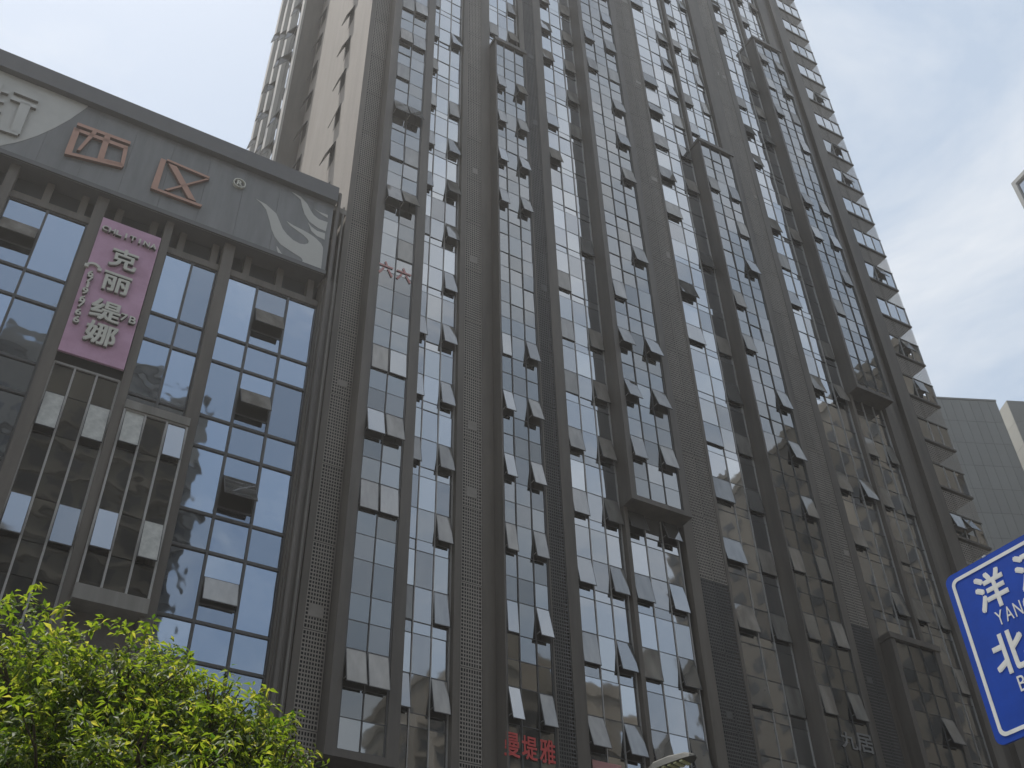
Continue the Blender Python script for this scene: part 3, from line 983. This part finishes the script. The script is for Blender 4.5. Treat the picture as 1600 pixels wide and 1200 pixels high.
# handset mark above the digits
hx, hz = pxf(80 + 595 * s3, 330 + 745 * s3, BDp - 0.12)
hm = MB()
for i in range(8):
    a0, a1 = rad(20 + i * 17.5), rad(20 + (i + 1) * 17.5)
    hm.prism_xz([(hx + 0.30 * math.cos(a0), hz + 0.30 * math.sin(a0) - 0.15), (hx + 0.30 * math.cos(a1), hz + 0.30 * math.sin(a1) - 0.15),
                 (hx + 0.20 * math.cos(a1), hz + 0.20 * math.sin(a1) - 0.15), (hx + 0.20 * math.cos(a0), hz + 0.20 * math.sin(a0) - 0.15)], BDp - 0.10, BDp - 0.003)
hm.box(hx - 0.32, hx - 0.17, BDp - 0.10, BDp - 0.003, hz - 0.17, hz - 0.02).box(hx + 0.17, hx + 0.32, BDp - 0.10, BDp - 0.003, hz - 0.17, hz - 0.02)
B.part('handset_mark', hm, M['cream'])
btext('7', (80 + 1010 * s3, 455 + 365 * s3), 0.26, 0.36, 0.014)
btext('B', (80 + 1130 * s3, 455 + 405 * s3), 0.26, 0.36, 0.014)


# ------------------------------------------------------------------ buildings further off
def yaw_thing(name, label, cat, p, az, group=None):
    """Empty whose local x runs along compass azimuth az (degrees from +Y, clockwise)"""
    e = bpy.data.objects.new(name, None)
    col.objects.link(e)
    e.location = p
    e.rotation_euler = (0, 0, rad(90 - az))
    tag(e, label, cat, group)
    return e


# grey panelled block standing behind the tower, two volumes
ZB = 78.0
def at_el(x, y, zz):
    d = ray(x, y)
    return CAM + d * (zz / d[2])


p1 = at_el(1440, 619, ZB); p2 = at_el(1555, 625, ZB)
az_b = math.degrees(math.atan2(p2[0] - p1[0], p2[1] - p1[1]))
e = yaw_thing('panelled_block', 'grey block clad in large flat panels rising behind the tower edge', 'building', (p1[0], p1[1], 0), az_b)
Lb = float(np.hypot(*(p2 - p1)[:2]))
ztop = ZB + 1.6
link('wall', MB().box(-8, Lb - 0.05, 0.06, 14, 0, ztop - 0.02).mesh('wall', M['joint']), e)
pw, ph = Lb / 8, 3.05
pm = MB().box(0.015, pw - 0.015, 0, 0.055, 0.015, ph - 0.015).mesh('facade_panel', M['panel_grey'])
for i in range(-2, 8):
    for j in range(12):
        link('facade_panel', pm, e, (i * pw, 0, ztop - (j + 1) * ph - 0.25))
link('wall', MB().box(-8, Lb - 0.02, -0.01, 0.05, 0, ztop - 12 * ph - 0.26).mesh('wall', M['panel_grey']), e)
link('coping', MB().box(-8, Lb + 0.04, -0.06, 14, ztop - 0.24, ztop).mesh('coping', M['panel_grey']), e)
q1 = at_el(1572.5, 625.5, ZB + 6)
e2 = yaw_thing('rear_panelled_block', 'grey panel clad block with sunlight painted into its paler flank next to the grey panelled block', 'building', (q1[0], q1[1], 0), az_b)
zt2 = ZB + 6 + 1.6
link('wall', MB().box(0.06, 30, 0.06, 20, 0, zt2 - 0.02).mesh('wall', M['joint']), e2)
pm2 = MB().box(0.015, 2.2 - 0.015, 0, 0.055, 0.015, 3.3 - 0.015).mesh('facade_panel', M['panel_grey'])
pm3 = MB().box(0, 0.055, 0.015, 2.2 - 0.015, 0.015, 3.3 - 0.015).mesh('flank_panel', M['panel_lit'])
for j in range(11):
    for i in range(4):
        link('facade_panel', pm2, e2, (i * 2.2, 0, zt2 - (j + 1) * 3.3))
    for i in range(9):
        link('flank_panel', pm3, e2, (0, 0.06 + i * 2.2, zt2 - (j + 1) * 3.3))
link('wall', MB().box(0.0, 30, 0, 20, 0, zt2 - 11 * 3.3).mesh('wall', M['panel_grey']), e2)

# corner of a further glazed tower
ZC = 108.0
c1 = at_el(1583, 288, ZC); c2 = at_el(1600, 270, ZC)
az_c = math.degrees(math.atan2(c2[0] - c1[0], c2[1] - c1[1]))
e3 = yaw_thing('glazed_block', 'blue glazed block with a thick grey edge frame cutting into the sky', 'building', (c1[0], c1[1], 0), az_c)
zt3 = ZC + 1.6
link('wall', MB().box(0.3, 14, -0.02, 12, 0, zt3 - 0.3).mesh('wall', M['g_pod'][0]), e3)
link('edge_frame', MB().box(0, 0.55, -0.35, 12, 0, zt3).box(0.55, 14.2, -0.35, 12, zt3 - 0.6, zt3).mesh('edge_frame', M['panel_grey']), e3)
for j in range(1, 14):
    link('transom', MB().box(0.56, 14, -0.10, -0.021, zt3 - 0.6 - j * 3.6, zt3 - 0.45 - j * 3.6).mesh('transom', M['panel_grey']), e3)


# blocks on the other side of the street: seen only as reflections in the glazing
def opposite(name, label, x0, x1, y0, y1, zt, wm, fl_h, win_w, gap, roof=None):
    th = Thing(name, label, 'building', (x0 + x1) / 2, y1)
    th.part('wall', MB().box(x0, x1, y0, y1, 0, zt), wm)
    w = MB(); s = MB()
    nf = int((zt - 6) / fl_h)
    for face in ('front', 'side'):
        a0, a1 = (x0, x1) if face == 'front' else (y0, y1)
        n_ = int((a1 - a0 - 1.0) / (win_w + gap))
        for k in range(nf):
            z = 5 + k * fl_h
            for i in range(n_):
                a = a0 + 0.7 + i * (win_w + gap)
                if face == 'front':
                    w.box(a, a + win_w, y1 + 0.003, y1 + 0.05, z + 0.9, z + 2.4)
                else:
                    w.box(x0 - 0.05, x0 - 0.003, a, a + win_w, z + 0.9, z + 2.4)
            if k % 1 == 0 and face == 'front':
                s.box(x0 + 0.2, x1 - 0.2, y1 + 0.003, y1 + 0.45, z - 0.1, z + 0.06)
    o_ = th.part('windows', w, M['opp_glass']); o_['kind'] = 'stuff'
    o_ = th.part('floor_edges', s, wm); o_['kind'] = 'stuff'
    th.part('roof_parapet', MB().box(x0 - 0.2, x1 + 0.2, y0 - 0.2, y1 + 0.2, zt, zt + 1.1), wm)
    if roof:
        a, b, hgt = roof
        th.part('roof_house', MB().box(a, b, y1 - 9, y1 - 2, zt + 1.1, zt + 1.1 + hgt), wm)
        th.part('antenna', MB().tube([((a + b) / 2, y1 - 5, zt + 1.1 + hgt), ((a + b) / 2, y1 - 5, zt + hgt + 9)], [0.25, 0.06], 6), M['steel'])
    return th


opposite('brown_apartment_block', 'brown apartment block mirrored in the podium glazing', -26, 17.0, -76, -57, 74, M['opp_a'], 3.1, 1.9, 1.1, (-4, 4, 4))
opposite('beige_apartment_block', 'beige apartment block with an antenna mirrored low in the tower glazing', 43, 66, -74, -57, 50, M['opp_b'], 3.1, 1.6, 1.2, (50, 58, 5))
opposite('stained_concrete_tower', 'tall stained concrete tower mirrored in the far end of the tower glazing', 80, 112, -62, -19, 81, M['opp_a'], 3.2, 1.5, 1.6, (84, 92, 3))

# ------------------------------------------------------------------ blue street-name sign on its post
Hs = 1.3
ra, rb, rc = ray(1475, 905), ray(1558, 1168), ray(1600, 835)
kk = np.linalg.lstsq(np.c_[ra, -rb], np.array([0, 0, Hs]), rcond=None)[0]
SA = CAM + kk[0] * ra
SC = CAM + rc * ((SA[2] - CAM[2]) / rc[2])
az_s = math.degrees(math.atan2(SC[0] - SA[0], SC[1] - SA[1]))
WS = 1.9
es = yaw_thing('street_name_sign', 'blue street sign panel with white border and white street names', 'sign', (SA[0], SA[1], SA[2] - Hs), az_s)


def rrect(x0, x1, z0, z1, r, n=6):
    pts = []
    for cx, cz, a0 in ((x1 - r, z0 + r, -90), (x1 - r, z1 - r, 0), (x0 + r, z1 - r, 90), (x0 + r, z0 + r, 180)):
        for i in range(n + 1):
            a = rad(a0 + 90 * i / n)
            pts.append((cx + r * math.cos(a), cz + r * math.sin(a)))
    return pts


link('sign_panel', MB().prism_xz(rrect(0, WS, 0, Hs, 0.06), 0.0, 0.02).mesh('sign_panel', M['sign_blue']), es)
outer, inner = rrect(0.045, WS - 0.045, 0.045, Hs - 0.045, 0.055), rrect(0.072, WS - 0.072, 0.072, Hs - 0.072, 0.035)
bd = MB()
for i in range(len(outer)):
    j = (i + 1) % len(outer)
    bd.prism_xz([outer[i], outer[j], inner[j], inner[i]], -0.003, -0.0005)
link('sign_border', bd.mesh('sign_border', M['sign_white']), es)


def sign_local(px, py):
    """pixel on the sign face -> (x, z) in the sign's own axes"""
    nrm = np.array([-math.cos(rad(az_s)), math.sin(rad(az_s)), 0.0])
    d = ray(px, py)
    o = np.array([SA[0], SA[1], SA[2] - Hs])
    t = ((o - CAM) @ nrm) / (d @ nrm)
    p = CAM + d * t - o
    ax = np.array([math.sin(rad(az_s)), math.cos(rad(az_s)), 0])
    return float(p @ ax), float(p[2])


def stext(body, x, z, w, h, off):
    me, _, _ = text_mesh('sign_lettering', body, 1.0, M['sign_white'], 0.0012, off)
    fit_text(me, w, h)
    link('sign_lettering', me, es, (x, -0.002, z))


sq = 140 / 442
def spx(a, b): return sign_local(1460 + a * sq, 820 + b * sq)
xl, zl = spx(181, 270); xr_, zr_ = spx(368, 322); zt_ = spx(290, 212)[1]; zb_ = spx(232, 440)[1]
chw = xr_ - xl
chh = spx(292, 212)[1] - spx(322, 405)[1]
stext('洋', xl, spx(322, 405)[1], chw, chh, 0.024)
xh, zh = spx(374, 165)
stext('河', xh, spx(322, 405)[1], chw, chh, 0.024)
xy, zy = spx(318, 500)
lx = xy
for ch in 'YANGHE':
    lw_ = 0.060
    stext(ch, lx, zy, lw_, chh * 0.36, 0.0)
    lx += lw_ + 0.016
xb2, zb2 = spx(288, 640); zbt = spx(355, 520)[1]; zbb = spx(372, 738)[1]
stext('北', xb2, zbb, chw * 1.05, zbt - zbb, 0.024)
lx = spx(418, 790)[0]
for ch, lw_ in (('B', 0.058), ('E', 0.052), ('I', 0.014)):
    stext(ch, lx, spx(432, 822)[1], lw_, (zbt - zbb) * 0.36, 0.0)
    lx += lw_ + 0.016
# post and clamps behind the panel
pxl = WS * 0.62
link('post', MB().tube([(pxl, 0.12, -(SA[2] - Hs)), (pxl, 0.12, Hs - 0.1)], 0.07, 12).mesh('post', M['steel']), es)
for zc in (0.3, 1.0):
    link('clamp', MB().box(pxl - 0.3, pxl + 0.3, 0.021, 0.06, zc - 0.03, zc + 0.03).box(pxl - 0.09, pxl + 0.09, 0.04, 0.21, zc - 0.028, zc + 0.028).mesh('clamp', M['steel']), es)
bm = MB()
for i in range(3):
    bm.box(0.35 + i * 0.45, 0.38 + i * 0.45, 0.0, 0.05, Hs - 0.005, Hs + 0.012)
link('edge_bolt', bm.mesh('edge_bolt', M['steel']), es)

# ------------------------------------------------------------------ street lamp, head just above the lower edge
ZL = 9.0
tip = at_el(1086, 1183, ZL - 1.6)
heel = at_el(1034, 1201, ZL - 1.6)
ax_l = (heel - tip); ax_l[2] = 0
llen = float(np.linalg.norm(ax_l)); ax_l /= llen
az_l = math.degrees(math.atan2(-ax_l[0], -ax_l[1]))     # from the pole towards the tip
HL = 0.95
pole_xy = tip + ax_l * (HL + 1.7)
el = yaw_thing('street_lamp', 'grey street lamp head with ribbed lenses in front of the tower base', 'street lamp', (pole_xy[0], pole_xy[1], 0), az_l)
link('pole', MB().tube([(0, 0, 0), (0, 0, 5), (0, 0, ZL - 0.35)], [0.11, 0.09, 0.065], 12).mesh('pole', M['lamp_grey']), el)
link('arm', MB().tube([(0, 0, ZL - 0.45), (0.4, 0, ZL - 0.12), (1.0, 0, ZL + 0.02), (1.75, 0, ZL + 0.05)], [0.05, 0.045, 0.04, 0.04], 10).mesh('arm', M['lamp_grey']), el)
x0 = 1.7
sec = [(0.0, 0.05, 0.0, 0.10), (0.12, 0.13, -0.02, 0.14), (0.45, 0.16, -0.02, 0.15), (0.78, 0.15, -0.01, 0.12), (0.90, 0.11, 0.0, 0.08), (0.95, 0.05, 0.015, 0.05)]
hv, hf = [], []
for (xx, hw, zl_, zh_) in sec:
    hv += [(x0 + xx, -hw, ZL + zl_), (x0 + xx, hw, ZL + zl_), (x0 + xx, hw * 0.8, ZL + zh_ * 0.7), (x0 + xx, hw * 0.4, ZL + zh_), (x0 + xx, -hw * 0.4, ZL + zh_), (x0 + xx, -hw * 0.8, ZL + zh_ * 0.7)]
for i in range(len(sec) - 1):
    for k in range(6):
        k2 = (k + 1) % 6
        hf.append((i * 6 + k, i * 6 + k2, (i + 1) * 6 + k2, (i + 1) * 6 + k))
hf += [tuple(range(5, -1, -1)), tuple((len(sec) - 1) * 6 + k for k in range(6))]
hd = link('lamp_head', MB().add(hv, hf).mesh('lamp_head', M['lamp_grey']), el)
for i in range(5):
    link('lens', MB().box(x0 + 0.20 + i * 0.125, x0 + 0.265 + i * 0.125, -0.125, 0.125, ZL - 0.045, ZL - 0.016).mesh('lens', M['lens']), hd)

# ------------------------------------------------------------------ street tree
leaf = bpy.data.materials.new('leaf')
leaf.use_nodes = True
nt = leaf.node_tree
for n_ in list(nt.nodes):
    nt.nodes.remove(n_)
lo = nt.nodes.new('ShaderNodeOutputMaterial')
ld = nt.nodes.new('ShaderNodeBsdfPrincipled')
ld.inputs['Roughness'].default_value = 0.5
ld.inputs['Specular IOR Level'].default_value = 0.35
lt = nt.nodes.new('ShaderNodeBsdfTranslucent')
lm = nt.nodes.new('ShaderNodeMixShader'); lm.inputs['Fac'].default_value = 0.5
at_ = nt.nodes.new('ShaderNodeAttribute'); at_.attribute_name = 'tone'
r1 = nt.nodes.new('ShaderNodeValToRGB'); r2 = nt.nodes.new('ShaderNodeValToRGB')
for r_, c0, c1, c2_ in ((r1, (0.030, 0.065, 0.008), (0.085, 0.135, 0.015), (0.18, 0.20, 0.03)), (r2, (0.09, 0.19, 0.010), (0.36, 0.48, 0.025), (0.75, 0.72, 0.09))):
    r_.color_ramp.elements[0].color = (*c0, 1); r_.color_ramp.elements[1].color = (*c2_, 1)
    e_ = r_.color_ramp.elements.new(0.6); e_.color = (*c1, 1)
    nt.links.new(at_.outputs['Fac'], r_.inputs['Fac'])
nt.links.new(r1.outputs['Color'], ld.inputs['Base Color'])
nt.links.new(r2.outputs['Color'], lt.inputs['Color'])
nt.links.new(ld.outputs['BSDF'], lm.inputs[1]); nt.links.new(lt.outputs['BSDF'], lm.inputs[2])
nt.links.new(lm.outputs['Shader'], lo.inputs['Surface'])

TD = 11.0          # horizontal distance to the crown
def on_ray(px, py, dist):
    d = ray(px, py)
    return CAM + d * (dist / math.hypot(d[0], d[1]))


base = on_ray(150, 1150, TD); base[2] = 0
te = bpy.data.objects.new('street_tree', None); col.objects.link(te)
te.location = base
tag(te, 'leafy street tree with bright yellow-green foliage before the podium', 'tree')
blobs = [(-150, 1120, 11.2, 1.25), (20, 1095, 10.8, 1.12), (95, 1125, 11.6, 1.05), (190, 1118, 11.0, 0.98), (262, 1110, 11.4, 0.80), (330, 1160, 10.9, 0.78), (395, 1180, 11.3, 0.62), (440, 1215, 10.8, 0.50),
         (60, 1270, 10.2, 1.3), (230, 1290, 10.3, 1.2), (390, 1330, 10.6, 0.95), (-150, 1330, 10.8, 1.5), (130, 1420, 11.0, 1.9), (330, 1430, 11.4, 1.5), (100, 1250, 12.6, 1.7), (300, 1270, 12.4, 1.3),
         ]
rs = np.random.RandomState(5)
V, Fc, tone = [], [], []
tips = []
centers = []
for (bxp, byp, dist, r) in blobs:
    c = on_ray(bxp, byp, dist) - base
    centers.append((c, r))
    n_t = int(410 * r * r)
    for _ in range(n_t):
        d = rs.normal(size=3); d /= np.linalg.norm(d)
        rr = r * (1 - 0.6 * rs.rand() ** 1.8) * (1 + 0.08 * rs.normal()) * (0.88 + 0.22 * math.sin(3.1 * d[0] + 7 * c[0]) * math.sin(4.3 * d[1] + 5 * c[1]) + 0.10 * math.sin(9 * d[0] + 8 * d[2]))
        tips.append((c + d * rr * np.array([1, 1, 0.9]), d))
# lone shoots that break the outline
for (a, b) in ((150, 955), (235, 958), (188, 962), (60, 945), (10, 930), (360, 1052), (405, 1068), (445, 1120), (455, 1098), (478, 1185), (300, 1035), (425, 1085), (110, 972)):
    for _ in range(4):
        c = on_ray(a + rs.normal() * 8, b + abs(rs.normal()) * 14, 11.0 + rs.normal() * 0.2) - base
        tips.append((c, np.array([0.1, -0.2, 1.0])))
for (tp, d) in tips:
    tw = d * 0.6 + np.array([0, 0, 0.45]) + rs.normal(size=3) * 0.35
    tw /= np.linalg.norm(tw)
    nl = rs.randint(7, 12)
    t0 = rs.rand()
    for q in range(nl):
        a = rs.rand() * 6.28
        s = np.cross(tw, [math.cos(a), math.sin(a), 0.3]); s /= np.linalg.norm(s)
        dr = s * 0.85 + tw * (0.65 * rs.rand()) + np.array([0, 0, -0.30]) + rs.normal(size=3) * 0.15
        dr /= np.linalg.norm(dr)
        L = 0.106 * (0.6 + 0.6 * rs.rand())
        w = L * 0.19
        sd = np.cross(dr, tw + rs.normal(size=3) * 0.4); sd /= np.linalg.norm(sd) + 1e-9
        nn = np.cross(sd, dr)
        b0 = tp - tw * (0.12 * rs.rand()) + dr * 0.012
        m0 = b0 + dr * L * 0.5 - nn * L * 0.03
        t1 = b0 + dr * L + np.array([0, 0, -L * 0.22])
        l0 = b0 + dr * L * 0.42 + sd * w + nn * L * 0.06
        r0 = b0 + dr * L * 0.42 - sd * w + nn * L * 0.06
        o_ = len(V)
        V += [tuple(b0), tuple(l0), tuple(m0), tuple(r0), tuple(t1)]
        Fc += [(o_, o_ + 2, o_ + 1), (o_, o_ + 3, o_ + 2), (o_ + 1, o_ + 2, o_ + 4), (o_ + 2, o_ + 3, o_ + 4)]
        tn = min(1, max(0, 0.45 + 0.28 * (t0 - 0.5) + 0.25 * rs.normal()))
        tone += [tn] * 5
cm = bpy.data.meshes.new('crown')
cm.from_pydata(V, [], Fc)
at = cm.attributes.new('tone', 'FLOAT', 'POINT')
at.data.foreach_set('value', tone)
cm.materials.append(leaf)
cm.update()
crown = link('crown', cm, te)
tr = MB()
hub = np.array([0.1, 0.1, 3.2])
tr.tube([(0, 0, 0), (0.03, 0.0, 1.2), (0.05, 0.05, 2.4), tuple(hub)], [0.20, 0.16, 0.14, 0.12], 12)
link('trunk', tr.mesh('trunk', M['bark']), te)
lb = MB()
for c, r in centers:
    mid = hub * 0.5 + c * 0.5 + np.array([0, 0, 0.25]) + rs.normal(size=3) * 0.15
    lb.tube([tuple(hub), tuple(mid), tuple(c)], [0.075, 0.05, 0.025], 7)
    for _ in range(int(16 * r)):
        d = rs.normal(size=3); d[2] = abs(d[2]) * 0.8; d /= np.linalg.norm(d)
        e1 = c + d * r * 0.55 + rs.normal(size=3) * 0.05
        e2_ = c + d * r * 0.78
        lb.tube([tuple(c), tuple(e1), tuple(e2_)], [0.02, 0.012, 0.004], 5)
link('limbs', lb.mesh('limbs', M['bark']), te)

# ------------------------------------------------------------------ thin air volume added to stand in for windscreen glare
hz_ = bpy.data.materials.new('glare_haze')
hz_.use_nodes = True
nt = hz_.node_tree
for n_ in list(nt.nodes):
    nt.nodes.remove(n_)
ho = nt.nodes.new('ShaderNodeOutputMaterial')
hv_ = nt.nodes.new('ShaderNodeVolumePrincipled')
hv_.inputs['Color'].default_value = (1.0, 0.985, 0.955, 1)
hv_.inputs['Density'].default_value = 0.0008
hv_.inputs['Anisotropy'].default_value = 0.4
nt.links.new(hv_.outputs['Volume'], ho.inputs['Volume'])
hb_ = link('glare_haze', MB().box(-950, 950, -950, 950, -1.7, 125).mesh('glare_haze', hz_))
tag(hb_, 'thin air volume added to stand in for milky windscreen glare', 'glare_haze', kind='stuff')
